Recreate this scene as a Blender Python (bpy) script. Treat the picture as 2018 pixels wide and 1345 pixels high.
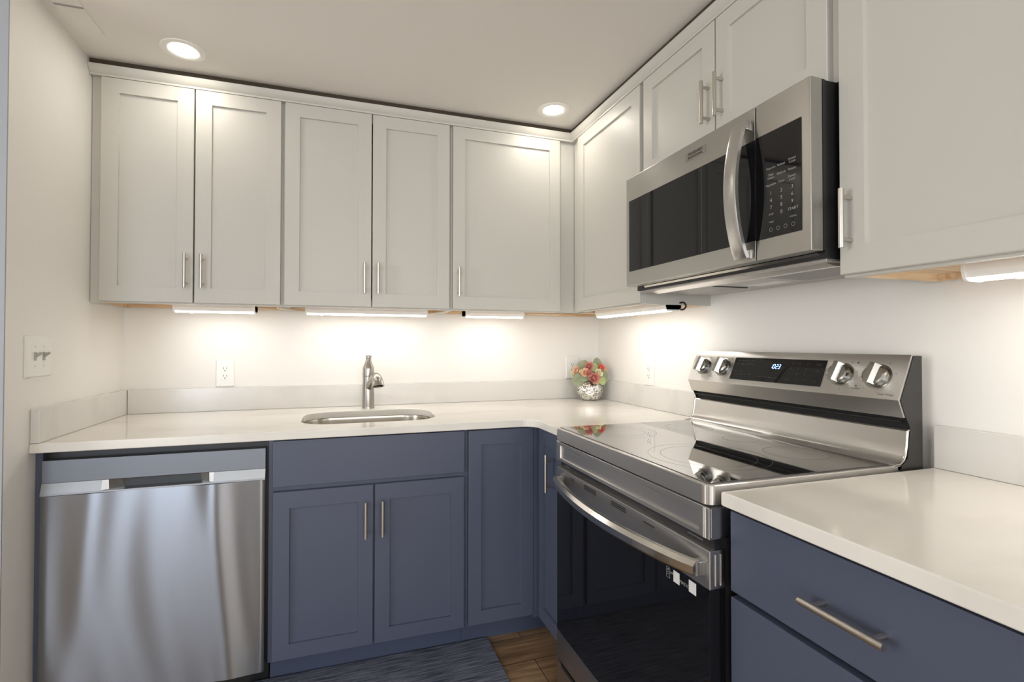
import bpy, bmesh, math, random
from mathutils import Vector, Matrix

for o in list(bpy.data.objects):
    bpy.data.objects.remove(o, do_unlink=True)
S = bpy.context.scene
C = S.collection
rnd = random.Random(7)

# ------------------------------------------------------------------ camera
yaw, pitch, roll, fpx = 0.312, 0.01332, 0.00122, 961.686
fw = Vector((math.sin(yaw)*math.cos(pitch), math.cos(yaw)*math.cos(pitch), math.sin(pitch)))
r0 = Vector((math.cos(yaw), -math.sin(yaw), 0)); u0 = r0.cross(fw)
r2 = r0*math.cos(roll)+u0*math.sin(roll); u2 = -r0*math.sin(roll)+u0*math.cos(roll)
cd = bpy.data.cameras.new('camera'); cam = bpy.data.objects.new('camera', cd); C.objects.link(cam)
m = Matrix((r2, u2, -fw)).transposed().to_4x4(); m.translation = Vector((-1.4212, -2.51009, 1.21584))
cam.matrix_world = m
cd.sensor_fit = 'HORIZONTAL'; cd.sensor_width = 36; cd.lens = fpx/2018*36
cd.shift_x = 29.2/2018; cd.shift_y = -7.03/2018; cd.clip_start = .02
S.camera = cam

# ------------------------------------------------------------------ world, exposure, large lights
S.view_settings.view_transform = 'Standard'; S.view_settings.look = 'None'
S.view_settings.gamma = 1; S.view_settings.use_curve_mapping = False
S.view_settings.exposure = 0.3
W = bpy.data.worlds.new('world'); S.world = W; W.use_nodes = True
bg = W.node_tree.nodes['Background']; bg.inputs[0].default_value = (.62, .76, 1, 1); bg.inputs[1].default_value = 1.6

def area(name, loc, rot, sx, sy, power, col):
    l = bpy.data.lights.new(name, 'AREA'); l.shape = 'RECTANGLE'; l.size = sx; l.size_y = sy
    l.energy = power; l.color = col
    o = bpy.data.objects.new(name, l); C.objects.link(o); o.location = loc; o.rotation_euler = rot
    return o
PI = math.pi
area('warm_fill_rear', (-1.05, -6.02, 1.32), (PI/2, 0, 0), 1.5, 1.7, 36, (1, .92, .82))  # warm fill added at the unseen rear window opening
area('daylight_patio_door', (-3.55, -6.02, 1.1), (PI/2, 0, 0), 1.3, 2.1, 36, (.84, .91, 1))
area('daylight_side_window', (-5.02, -2.2, 1.35), (PI/2, 0, -PI/2), 1.5, 1.6, 42, (1, .95, .88))

# ------------------------------------------------------------------ materials
MATS = {}
def mat(name, col, rough=.5, metal=0, **k):
    if name in MATS: return MATS[name]
    m = bpy.data.materials.new(name); m.use_nodes = True
    b = m.node_tree.nodes['Principled BSDF']
    b.inputs['Base Color'].default_value = (*col, 1); b.inputs['Roughness'].default_value = rough
    b.inputs['Metallic'].default_value = metal
    for kk, v in k.items(): b.inputs[kk.replace('_', ' ')].default_value = v
    MATS[name] = m
    return m
def nodes(m): return m.node_tree.nodes, m.node_tree.links, m.node_tree.nodes['Principled BSDF']
def noise_bump(m, scale, strength, vec=(1, 1, 1), detail=3, dist=.002):
    n, l, b = nodes(m)
    tc = n.new('ShaderNodeTexCoord'); mp = n.new('ShaderNodeMapping'); nz = n.new('ShaderNodeTexNoise'); bp = n.new('ShaderNodeBump')
    mp.inputs['Scale'].default_value = vec; nz.inputs['Scale'].default_value = scale; nz.inputs['Detail'].default_value = detail
    bp.inputs['Strength'].default_value = strength; bp.inputs['Distance'].default_value = dist
    l.new(tc.outputs['Object'], mp.inputs[0]); l.new(mp.outputs[0], nz.inputs[0]); l.new(nz.outputs[0], bp.inputs['Height'])
    l.new(bp.outputs[0], b.inputs['Normal'])
    return nz
def noise_color(m, c1, c2, scale, vec=(1, 1, 1), lo=.4, hi=.6, detail=4, target='Base Color', coord='Object'):
    n, l, b = nodes(m)
    tc = n.new('ShaderNodeTexCoord'); mp = n.new('ShaderNodeMapping'); nz = n.new('ShaderNodeTexNoise'); cr = n.new('ShaderNodeValToRGB')
    mp.inputs['Scale'].default_value = vec; nz.inputs['Scale'].default_value = scale; nz.inputs['Detail'].default_value = detail
    cr.color_ramp.elements[0].position = lo; cr.color_ramp.elements[1].position = hi
    cr.color_ramp.elements[0].color = (*c1, 1); cr.color_ramp.elements[1].color = (*c2, 1)
    l.new(tc.outputs[coord], mp.inputs[0]); l.new(mp.outputs[0], nz.inputs[0]); l.new(nz.outputs[0], cr.inputs[0])
    l.new(cr.outputs[0], b.inputs[target])
    return nz, cr

wall_m = mat('wall_paint', (.82, .80, .755), .55); noise_bump(wall_m, 220, .05)
ceil_m = mat('ceiling_paint', (.80, .77, .72), .9); noise_bump(ceil_m, 160, .05)
upper_m = mat('greige_cabinet_paint', (.555, .54, .49), .42); noise_bump(upper_m, 60, .03)
blue_m = mat('slate_blue_cabinet_paint', (.072, .086, .130), .40); noise_bump(blue_m, 60, .03)
blue_dark = mat('slate_blue_toe_kick_paint', (.055, .07, .12), .5)
wood_raw = mat('raw_maple', (.70, .50, .30), .5); noise_color(wood_raw, (.62, .42, .24), (.80, .62, .42), 3, (2, 30, 30), .35, .65)
quartz = mat('white_quartz', (.78, .765, .72), .11)
noise_color(quartz, (.73, .70, .64), (.80, .77, .705), 2.2, (1, 2.4, 1), .36, .5, 8)
trim_m = mat('lamp_white_plastic', (.85, .84, .80), .35)
plate_m = mat('white_plastic_plate', (.82, .81, .77), .3)
dark_m = mat('black_plastic', (.012, .012, .013), .35)
slot_m = mat('dark_slot', (.02, .02, .02), .6)
glass_m = mat('black_glass', (.006, .006, .007), .04, Specular_IOR_Level=.5)
cook_m = mat('ceramic_cooktop_glass', (.008, .008, .009), .035, IOR=1.6, Coat_Weight=1, Coat_IOR=1.6, Coat_Roughness=.02)
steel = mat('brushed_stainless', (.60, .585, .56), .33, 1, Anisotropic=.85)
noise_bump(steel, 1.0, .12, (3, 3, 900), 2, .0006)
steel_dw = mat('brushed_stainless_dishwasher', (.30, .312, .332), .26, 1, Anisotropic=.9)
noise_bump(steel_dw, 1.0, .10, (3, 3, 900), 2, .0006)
steel_mw = mat('brushed_stainless_microwave', (.50, .49, .465), .30, 1, Anisotropic=.85)
noise_bump(steel_mw, 1.0, .12, (3, 3, 900), 2, .0006)
for mm in (steel, steel_dw, steel_mw):
    n, l, b = nodes(mm); t = n.new('ShaderNodeTangent'); t.direction_type = 'RADIAL'; t.axis = 'Z'; b.inputs['Anisotropic Rotation'].default_value = .25; l.new(t.outputs[0], b.inputs['Tangent'])
steel_s = mat('smooth_stainless', (.62, .60, .57), .18, 1)
nickel = mat('brushed_nickel', (.60, .57, .52), .28, 1)
faucet_m = mat('brushed_nickel_faucet', (.42, .40, .365), .27, 1)
chrome_dark = mat('dark_chrome', (.34, .35, .35), .12, 1)
side_m = mat('grey_painted_steel', (.022, .020, .019), .35)
filter_m = mat('aluminium_filter', (.30, .29, .28), .4, .8)
mark_m = mat('light_grey_print', (.33, .33, .32), .5)
mark_dim = mat('dim_grey_print', (.055, .055, .052), .5)
ink_m = mat('dark_print', (.05, .05, .05), .5)
cable_w = mat('white_cable', (.75, .70, .60), .5)
leaf_m = mat('dusty_green_leaf', (.26, .29, .175), .6)
leaf_l = mat('light_green_leaf', (.42, .48, .22), .6)
rose_m = mat('dusty_rose_petal', (.64, .27, .22), .7)
rose_r = mat('coral_petal', (.78, .22, .15), .6)
peach_m = mat('peach_petal', (.85, .55, .36), .7)
cream_m = mat('cream_petal', (.82, .76, .52), .7)

def emis(name, col, st):
    m = bpy.data.materials.new(name); m.use_nodes = True; n = m.node_tree.nodes; n.clear()
    e = n.new('ShaderNodeEmission'); o = n.new('ShaderNodeOutputMaterial')
    e.inputs[0].default_value = (*col, 1); e.inputs[1].default_value = st
    m.node_tree.links.new(e.outputs[0], o.inputs[0]); return m
lamp_e = emis('recessed_lamp_glow', (1, .93, .82), 60)
strip_e = emis('under_cabinet_lamp_glow', (1, .96, .915), 13)
clock_e = emis('clock_glow', (.30, .48, 1), 3)

# mercury glass
merc = mat('crackled_mercury_glass', (.78, .77, .73), .15, 1)
n, l, b = nodes(merc)
tc = n.new('ShaderNodeTexCoord'); vo = n.new('ShaderNodeTexVoronoi'); vo.inputs['Scale'].default_value = 150
bp = n.new('ShaderNodeBump'); bp.inputs['Strength'].default_value = .9; bp.inputs['Distance'].default_value = .003
cr = n.new('ShaderNodeValToRGB'); cr.color_ramp.elements[0].color = (.25, .25, .23, 1); cr.color_ramp.elements[1].color = (.93, .92, .88, 1)
cr.color_ramp.elements[0].position = .2; cr.color_ramp.elements[1].position = .55
l.new(tc.outputs['Object'], vo.inputs[0]); l.new(vo.outputs['Distance'], bp.inputs['Height']); l.new(bp.outputs[0], b.inputs['Normal'])
l.new(vo.outputs['Color'], cr.inputs[0]); l.new(cr.outputs[0], b.inputs['Base Color'])

# wood plank floor
floor_m = mat('wood_plank_floor', (.3, .2, .1), .38)
n, l, b = nodes(floor_m)
tc = n.new('ShaderNodeTexCoord'); mp = n.new('ShaderNodeMapping')
br = n.new('ShaderNodeTexBrick'); br.inputs['Scale'].default_value = 1; br.inputs['Brick Width'].default_value = 1.2; br.inputs['Row Height'].default_value = .15
br.inputs['Mortar Size'].default_value = .0015; br.inputs['Color1'].default_value = (.26, .165, .09, 1); br.inputs['Color2'].default_value = (.36, .24, .135, 1); br.inputs['Mortar'].default_value = (.05, .03, .02, 1)
mp2 = n.new('ShaderNodeMapping'); mp2.inputs['Scale'].default_value = (2.2, 26, 1); nz = n.new('ShaderNodeTexNoise'); nz.inputs['Scale'].default_value = 2; nz.inputs['Detail'].default_value = 8
mx = n.new('ShaderNodeMix'); mx.data_type = 'RGBA'; mx.blend_type = 'MULTIPLY'; mx.inputs['Factor'].default_value = .9
cr = n.new('ShaderNodeValToRGB'); cr.color_ramp.elements[0].position = .3; cr.color_ramp.elements[0].color = (.45, .40, .36, 1); cr.color_ramp.elements[1].position = .7; cr.color_ramp.elements[1].color = (1.2, 1.15, 1.1, 1)
l.new(tc.outputs['Object'], mp.inputs[0]); l.new(mp.outputs[0], br.inputs[0]); l.new(tc.outputs['Object'], mp2.inputs[0]); l.new(mp2.outputs[0], nz.inputs[0]); l.new(nz.outputs[0], cr.inputs[0])
l.new(br.outputs[0], mx.inputs['A']); l.new(cr.outputs[0], mx.inputs['B']); l.new(mx.outputs['Result'], b.inputs['Base Color'])

# woven rug
rug_m = mat('woven_blue_rug', (.1, .1, .15), .9)
n, l, b = nodes(rug_m)
tc = n.new('ShaderNodeTexCoord'); mp = n.new('ShaderNodeMapping'); mp.inputs['Scale'].default_value = (6, 150, 1)
nz = n.new('ShaderNodeTexNoise'); nz.inputs['Scale'].default_value = 1.3; nz.inputs['Detail'].default_value = 6
cr = n.new('ShaderNodeValToRGB'); cr.color_ramp.elements[0].position = .38; cr.color_ramp.elements[0].color = (.038, .047, .08, 1); cr.color_ramp.elements[1].position = .64; cr.color_ramp.elements[1].color = (.19, .205, .255, 1)
wv = n.new('ShaderNodeTexNoise'); wv.inputs['Scale'].default_value = 1; mp3 = n.new('ShaderNodeMapping'); mp3.inputs['Scale'].default_value = (260, 260, 1)
bp = n.new('ShaderNodeBump'); bp.inputs['Strength'].default_value = .8; bp.inputs['Distance'].default_value = .003
l.new(tc.outputs['Object'], mp.inputs[0]); l.new(mp.outputs[0], nz.inputs[0]); l.new(nz.outputs[0], cr.inputs[0]); l.new(cr.outputs[0], b.inputs['Base Color'])
l.new(tc.outputs['Object'], mp3.inputs[0]); l.new(mp3.outputs[0], wv.inputs[0]); l.new(wv.outputs[0], bp.inputs['Height']); l.new(bp.outputs[0], b.inputs['Normal'])

# ------------------------------------------------------------------ mesh builder
# frames: (u, d, z) -> world.  u along the wall, d out of the wall
FR = {'B': lambda u, d, z: (u, -d, z), 'R': lambda u, d, z: (-d, u, z),
      'L': lambda u, d, z: (-2.3136+d, u, z), 'W': lambda x, y, z: (x, y, z)}
WLOC = {}
class MB:
    def __init__(s, frame='W'):
        s.f = FR[frame]; s.bm = bmesh.new()
    def _merge(s, b):
        me = bpy.data.meshes.new('t'); b.to_mesh(me); b.free(); s.bm.from_mesh(me); bpy.data.meshes.remove(me)
    def box(s, a0, a1, b0, b1, c0, c1, bev=0, seg=2):
        t = bmesh.new()
        v = [t.verts.new((x, y, z)) for x in (a0, a1) for y in (b0, b1) for z in (c0, c1)]
        for q in ((0, 1, 3, 2), (4, 6, 7, 5), (0, 4, 5, 1), (2, 3, 7, 6), (0, 2, 6, 4), (1, 5, 7, 3)):
            t.faces.new([v[i] for i in q])
        bmesh.ops.recalc_face_normals(t, faces=t.faces)
        if bev: bmesh.ops.bevel(t, geom=list(t.edges), offset=bev, segments=seg, affect='EDGES', profile=.5)
        s._merge(t); return s
    def prism(s, prof, e0, e1, axis='u', bev=0):
        # prof: list of (p,q); axis u -> (e,p,q); d -> (p,e,q); z -> (p,q,e)
        t = bmesh.new()
        mk = {'u': lambda e, p, q: (e, p, q), 'd': lambda e, p, q: (p, e, q), 'z': lambda e, p, q: (p, q, e)}[axis]
        A = [t.verts.new(mk(e0, p, q)) for p, q in prof]; B = [t.verts.new(mk(e1, p, q)) for p, q in prof]
        t.faces.new(A); t.faces.new(B[::-1]); k = len(prof)
        for i in range(k): t.faces.new((A[i], B[i], B[(i+1) % k], A[(i+1) % k]))
        bmesh.ops.recalc_face_normals(t, faces=t.faces)
        if bev: bmesh.ops.bevel(t, geom=list(t.edges), offset=bev, segments=2, affect='EDGES', profile=.5)
        s._merge(t); return s
    def tube(s, pts, r, seg=12, cap=True, sc=None, up=None):
        # sweep; r number or list; sc=(a,b) elliptical scale with optional fixed up
        P = [Vector(p) for p in pts]; k = len(P)
        R = r if isinstance(r, (list, tuple)) else [r]*k
        rings = []; ref = Vector(up) if up else None; prev = None
        for i in range(k):
            t = (P[min(i+1, k-1)]-P[max(i-1, 0)]).normalized()
            if ref is not None: x = (ref-t*ref.dot(t)).normalized()
            else:
                if prev is None:
                    q = Vector((0, 0, 1)) if abs(t.z) < .9 else Vector((1, 0, 0)); x = (q-t*q.dot(t)).normalized()
                else: x = (prev-t*prev.dot(t)).normalized()
                prev = x
            y = t.cross(x); a, b_ = sc or (1, 1)
            rings.append([s.bm.verts.new(P[i]+x*(math.cos(2*PI*j/seg)*R[i]*a)+y*(math.sin(2*PI*j/seg)*R[i]*b_)) for j in range(seg)])
        for i in range(k-1):
            for j in range(seg):
                s.bm.faces.new((rings[i][j], rings[i][(j+1) % seg], rings[i+1][(j+1) % seg], rings[i+1][j]))
        if cap: s.bm.faces.new(rings[0][::-1]); s.bm.faces.new(rings[-1])
        return s
    def cyl(s, p0, p1, r, seg=20): return s.tube([p0, p1], r, seg)
    def lathe(s, prof, c, seg=32, axis=(0, 0, 1)):
        # prof list of (r,h)
        ax = Vector(axis).normalized(); q = Vector((1, 0, 0)) if abs(ax.x) < .9 else Vector((0, 1, 0))
        x = (q-ax*q.dot(ax)).normalized(); y = ax.cross(x); c = Vector(c); rings = []
        for r, h in prof:
            if r < 1e-6: rings.append([s.bm.verts.new(c+ax*h)])
            else: rings.append([s.bm.verts.new(c+ax*h+x*(r*math.cos(2*PI*j/seg))+y*(r*math.sin(2*PI*j/seg))) for j in range(seg)])
        for a, b_ in zip(rings, rings[1:]):
            for j in range(seg):
                k = (j+1) % seg
                if len(a) == 1 and len(b_) == 1: continue
                if len(a) == 1: s.bm.faces.new((a[0], b_[k], b_[j]))
                elif len(b_) == 1: s.bm.faces.new((a[j], a[k], b_[0]))
                else: s.bm.faces.new((a[j], a[k], b_[k], b_[j]))
        return s
    def quadgrid(s, fn, nu, nv):
        V = [[s.bm.verts.new(fn(i/nu, j/nv)) for j in range(nv+1)] for i in range(nu+1)]
        for i in range(nu):
            for j in range(nv): s.bm.faces.new((V[i][j], V[i+1][j], V[i+1][j+1], V[i][j+1]))
        return V
    def rings(s, rs, cap=True):
        R = [[s.bm.verts.new(p) for p in r] for r in rs]; k = len(R[0])
        for a, b_ in zip(R, R[1:]):
            for j in range(k): s.bm.faces.new((a[j], a[(j+1) % k], b_[(j+1) % k], b_[j]))
        if cap: s.bm.faces.new(R[0][::-1]); s.bm.faces.new(R[-1])
        return s
    def shaker(s, a0, a1, z0, z1, db, df, st=.056, rt=.056, rb=.056, rec=.009, sl=.0065, b=.0015):
        rect = lambda i, it, ib, d: [(a0+i, d, z0+ib), (a1-i, d, z0+ib), (a1-i, d, z1-it), (a0+i, d, z1-it)]
        s.rings([rect(0, 0, 0, db), rect(0, 0, 0, df-b), rect(b, b, b, df), rect(st, rt, rb, df), rect(st+.001, rt+.001, rb+.001, df-rec*.9), rect(st+sl, rt+sl, rb+sl, df-rec)])
        return s
    def text(s, txt, size, fn, cx=0, cy=0, align='CENTER', depth=.0003, shear=0):
        cu = bpy.data.curves.new('t', 'FONT'); cu.body = txt; cu.size = size; cu.align_x = align; cu.align_y = 'CENTER'; cu.resolution_u = 2; cu.extrude = depth/2; cu.shear = shear
        o = bpy.data.objects.new('t', cu); C.objects.link(o)
        dg = bpy.context.evaluated_depsgraph_get(); me = bpy.data.meshes.new_from_object(o.evaluated_get(dg))
        t = bmesh.new(); t.from_mesh(me)
        for v in t.verts: v.co = Vector(fn(v.co.x+cx, v.co.y+cy, v.co.z+depth))
        s._merge(t); bpy.data.meshes.remove(me); bpy.data.objects.remove(o, do_unlink=True); bpy.data.curves.remove(cu)
        return s
    def split(s, name, material, parent=None, **k):
        # one object for each separate piece
        s.bm.faces.ensure_lookup_table(); seen = set(); out = []
        inv = s.bm.verts.index_update(); s.bm.verts.ensure_lookup_table()
        for v0 in s.bm.verts:
            if v0.index in seen: continue
            st = [v0]; isl = []; seen.add(v0.index)
            while st:
                v = st.pop(); isl.append(v)
                for e in v.link_edges:
                    o = e.other_vert(v)
                    if o.index not in seen: seen.add(o.index); st.append(o)
            w = MB(); w.f = s.f; mp = {v.index: w.bm.verts.new(v.co) for v in isl}; fs = set(f for v in isl for f in v.link_faces)
            for f in fs: w.bm.faces.new([mp[v.index] for v in f.verts])
            out.append(w.build(name, material, parent, **k))
        s.bm.free(); return out
    def build(s, name, material, parent=None, ang=.6, flat=False, recalc=True):
        for v in s.bm.verts: v.co = Vector(s.f(*v.co))
        if recalc: bmesh.ops.recalc_face_normals(s.bm, faces=s.bm.faces)
        off = WLOC.get(parent.as_pointer(), Vector((0, 0, 0))) if parent else Vector((0, 0, 0))
        own = None
        if parent is None:
            zs = [v.co.z for v in s.bm.verts]; xs = [v.co.x for v in s.bm.verts]; ys = [v.co.y for v in s.bm.verts]
            off = own = Vector(((min(xs)+max(xs))/2, (min(ys)+max(ys))/2, min(zs)))
        for v in s.bm.verts: v.co -= off
        me = bpy.data.meshes.new(name); s.bm.to_mesh(me); s.bm.free()
        me.materials.append(material)
        if not flat:
            me.polygons.foreach_set('use_smooth', [True]*len(me.polygons)); me.set_sharp_from_angle(angle=ang)
        o = bpy.data.objects.new(name, me); C.objects.link(o)
        if not flat:
            wn = o.modifiers.new('weighted_normal', 'WEIGHTED_NORMAL'); wn.keep_sharp = True; wn.weight = 100; wn.mode = 'FACE_AREA'
        if parent: o.parent = parent; WLOC[o.as_pointer()] = off
        else: o.location = own; WLOC[o.as_pointer()] = own
        return o

def tag(o, label=None, cat=None, group=None, kind=None):
    if label: o['label'] = label
    if cat: o['category'] = cat
    if group: o['group'] = group
    if kind: o['kind'] = kind
    return o
def thing(name, label, cat, loc, group=None):
    o = bpy.data.objects.new(name, None); o.empty_display_size = .05; C.objects.link(o); o.location = loc
    WLOC[o.as_pointer()] = Vector(loc); tag(o, label, cat, group); return o
def struct(mb, name, m, parent=None, flat=True):
    o = mb.build(name, m, parent, flat=flat)
    if parent is None: o['kind'] = 'structure'
    return o
def copy_tree(o, loc, label, group=None):
    r = o.copy(); C.objects.link(r); r.location = loc; r['label'] = label
    if group: r['group'] = group
    def rec(src, dst):
        for ch in src.children:
            c = ch.copy(); C.objects.link(c); c.parent = dst; rec(ch, c)
    rec(o, r); return r

# ------------------------------------------------------------------ room shell
XL, CZ, YE, YR, XF = -2.3136, 2.28, -.785, -6.0, -5.0
struct(MB().box(XF-.1, .1, YR-.1, .1+.6, -.1, 0), 'floor', floor_m)
struct(MB().box(XF-.1, .1, YR-.1, .1+.6, CZ, CZ+.1), 'ceiling', ceil_m)
bounce_m = mat('pale_bounce_sheet', (.42, .41, .40), .95); noise_bump(bounce_m, 300, .5)
struct(MB().box(XF, 0, YR, -3.4, .0005, .012), 'bounce_floor', bounce_m)  # pale sheet added behind the camera to bounce and reflect light
struct(MB().box(XL-.115, .1, 0, .1, 0, CZ), 'wall_back', wall_m)
struct(MB().box(0, .1, YR, 0, 0, CZ), 'wall_right', wall_m)
struct(MB().box(XL-.115, XL, YE, 0, 0, CZ), 'wall_left', wall_m)
far_m = mat('blue_daylight_wall_tint', (.34, .355, .38), .6)  # bluish daylight put into the colour of far wall and wall end
struct(MB().box(XF, XL-.115, .6, .7, 0, CZ), 'wall_far', far_m)
struct(MB().box(XL-.120, XL-.0005, YE-.005, YE, 0, CZ), 'wall_end_tint', far_m)
# rear wall with window and patio door openings
w = MB()
for x0, x1, z0, z1 in ((XF, -4.25, 0, CZ), (-4.25, -2.85, 2.15, CZ), (-2.85, -1.85, 0, CZ), (-1.85, -.25, 0, .45), (-1.85, -.25, 2.15, CZ), (-.25, 0, 0, CZ)):
    w.box(x0, x1, YR-.1, YR, z0, z1)
struct(w, 'wall_rear', wall_m)
w = MB()
for y0, y1, z0, z1 in ((YR, -3.0, 0, CZ), (-3.0, -1.4, 0, .5), (-3.0, -1.4, 2.15, CZ), (-1.4, .6, 0, CZ)):
    w.box(XF-.1, XF, y0, y1, z0, z1)
struct(w, 'wall_side', wall_m)
white_tr = mat('white_trim_paint', (.8, .8, .78), .4)
def winframe(n, fr, a0, a1, z0, z1, dd, mull):
    w = MB(fr); t = .05
    w.box(a0, a0+t, dd-.05, dd, z0, z1).box(a1-t, a1, dd-.05, dd, z0, z1).box(a0+t, a1-t, dd-.05, dd, z1-t, z1).box(a0+t, a1-t, dd-.05, dd, z0, z0+t)
    for q in mull: w.box(q-.025, q+.025, dd-.045, dd-.005, z0+t, z1-t)
    struct(w, n, white_tr)
winframe('window_1', 'B', -1.85, -.25, .45, 2.15, 6.09, [-1.05])
winframe('door_1', 'B', -4.25, -2.85, 0, 2.15, 6.09, [-3.55])
w = MB(); t = .05
w.box(-5.09, -5.04, -3.0, -2.95, .5, 2.15).box(-5.09, -5.04, -1.45, -1.4, .5, 2.15).box(-5.09, -5.04, -2.95, -1.45, 2.1, 2.15).box(-5.09, -5.04, -2.95, -1.45, .5, .55)
struct(w, 'window_2', white_tr)

# ------------------------------------------------------------------ ceiling fittings
def recessed(x, y, label):
    t = thing('recessed_light', label, 'ceiling light', (x, y, CZ), 'recessed ceiling lights')
    MB().lathe([(.042, -.0005), (.047, -.0012), (.056, -.0040), (.070, -.003), (.072, 0)], (x, y, CZ), 48).build('trim_ring', trim_m, t)
    MB().lathe([(0, -.0015), (.0435, -.0015), (.0435, 0), (0, 0)], (x, y, CZ), 40).build('lens', lamp_e, t)
    return t
rl = recessed(-1.966, -.490, 'round recessed ceiling light above the left pair of upper cabinet doors')
copy_tree(rl, (-.502, -.490, CZ), 'smaller-looking round recessed ceiling light near the corner cabinets')
copy_tree(rl, (-1.25, -2.9, CZ), 'added unseen recessed fill light behind the viewer above the open floor')  # this and the copies below: unseen lamps added for ambient fill
copy_tree(rl, (-1.25, -4.4, CZ), 'added unseen recessed fill light farthest back by the rear window')
copy_tree(rl, (-3.4, -2.4, CZ), 'added unseen recessed fill light in the adjoining room')
t = thing('access_panel', 'painted-over rectangular access panel on the ceiling near the left wall', 'access panel', (-2.24, -.6, CZ))
MB().box(-2.285, -2.198, -.72, -.50, CZ-.003, CZ, .001).build('cover', ceil_m, t)
MB().box(-2.276, -2.199, -.656, -.648, CZ-.0045, CZ-.003).build('slot', mat('vent_slot_grey', (.36, .33, .30), .8), t)

# ------------------------------------------------------------------ cabinets
def pull(fr, u, d0, z0, z1, parent, horiz=False, r=.0058, proj=.031):
    w = MB(fr); c = (z0+z1)/2
    if horiz:     # z0,z1 are u range, u is z
        w.tube([(z0, d0+proj, u), (z1, d0+proj, u)], r, 20)
        for q in (c-.048, c+.048): w.cyl((q, d0-.001, u), (q, d0+proj, u), .0048, 14)
    else:
        w.tube([(u, d0+proj, z0), (u, d0+proj, z1)], r, 20)
        for q in (c-.048, c+.048): w.cyl((u, d0-.001, q), (u, d0+proj, q), .0048, 14)
    return w.build('handle', nickel, parent)
ZB, ZT = 1.37, 2.232
DC, DD = .305, .325     # carcass depth, door front
def upper(name, label, fr, u0, u1, zb=ZB, under=True, d=DC, cat='cabinet', sides=(1, 1), back=.0):
    x, y, _ = FR[fr]((u0+u1)/2, d/2, 0)
    t = thing(name, label, cat, (x, y, zb))
    w = MB(fr); th = .018; a, b_ = min(u0, u1), max(u0, u1)
    w.box(a, a+th, back, d, zb, ZT).box(b_-th, b_, back, d, zb, ZT)          # sides
    w.box(a+th, b_-th, back, d-.019, ZT-th, ZT).box(a+th, b_-th, back, back+.006, zb+.02, ZT-th)
    w.box(a+th, a+.04, d-.019, d, zb, ZT).box(b_-.04, b_-th, d-.019, d, zb, ZT)
    w.box(a+.04, b_-.04, d-.019, d, zb, zb+.038).box(a+.04, b_-.04, d-.019, d, ZT-.045, ZT)
    w.build('carcass', upper_m, t, flat=True)
    w = MB(fr); w.box(a+th, b_-th, back+.006, d-.019, zb+.018, zb+.03).box(a+th, b_-th, back+.006, back+.024, zb+.002, zb+.018)
    w.box(a+th, a+th+.004, back+.024, d-.019, zb+.001, zb+.018).box(b_-th-.004, b_-th, back+.024, d-.019, zb+.001, zb+.018)
    w.box(a+th, b_-th, d-.023, d-.019, zb+.001, zb+.018)
    w.build('underside_panel', wood_raw, t, flat=True)['label'] = 'raw maple underside'
    return t
def udoor(t, fr, u0, u1, z0, z1, hu=None, hz=(1.432, 1.565), m=None, st=.057, rt=.055, rb=.058, db=DC+.001, df=DD):
    a, b_ = min(u0, u1), max(u0, u1)
    o = MB(fr).shaker(a, b_, z0, z1, db, df, st, rt, rb).build('door', m or upper_m, t, ang=.3)
    if hu is not None: pull(fr, hu, df, hz[0], hz[1], o)
    return o
Z0, Z1 = 1.376, 2.220
t = upper('wall_cabinet', 'greige two-door upper cabinet at the left end by the side wall', 'B', -2.312, -1.6485)
udoor(t, 'B', -2.278, -1.9715, Z0, Z1, -1.993)
udoor(t, 'B', -1.9665, -1.656, Z0, Z1, -1.937)
t = upper('wall_cabinet', 'greige two-door upper cabinet above the sink', 'B', -1.6475, -.9385)
udoor(t, 'B', -1.641, -1.2925, Z0, Z1, -1.321)
udoor(t, 'B', -1.2875, -.946, Z0, Z1, -1.264)
t = upper('wall_cabinet', 'greige upper cabinet with one wide door left of the inner corner', 'B', -.9375, -.001)
udoor(t, 'B', -.929, -.391, Z0, Z1, -.905, st=.056)
MB('B').box(-.398, -.3055, .286, .3052, ZB, ZT).build('filler_strip', upper_m, t)
t = upper('wall_cabinet', 'greige single-door upper cabinet on the right wall between corner and microwave', 'R', -.307, -.905)
udoor(t, 'R', -.381, -.897, Z0, Z1)
MB('R').box(-.388, -.3255, .286, .3052, ZB, ZT).build('filler_strip', upper_m, t)
t = upper('wall_cabinet', 'short greige two-door cabinet directly over the microwave', 'R', -.906, -1.672, zb=1.836)
udoor(t, 'R', -.921, -1.292, 1.840, Z1, -1.270, (1.902, 2.034), st=.054)
udoor(t, 'R', -1.297, -1.657, 1.840, Z1, -1.326, (1.902, 2.034), st=.054)
t = upper('wall_cabinet', 'greige upper cabinet with one broad door at the far right beside the microwave', 'R', -1.681, -2.42)
udoor(t, 'R', -1.684, -2.10, Z0, Z1, -1.711, st=.056, rb=.060)
udoor(t, 'R', -2.104, -2.41, Z0, Z1, -2.385, st=.056)

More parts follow.
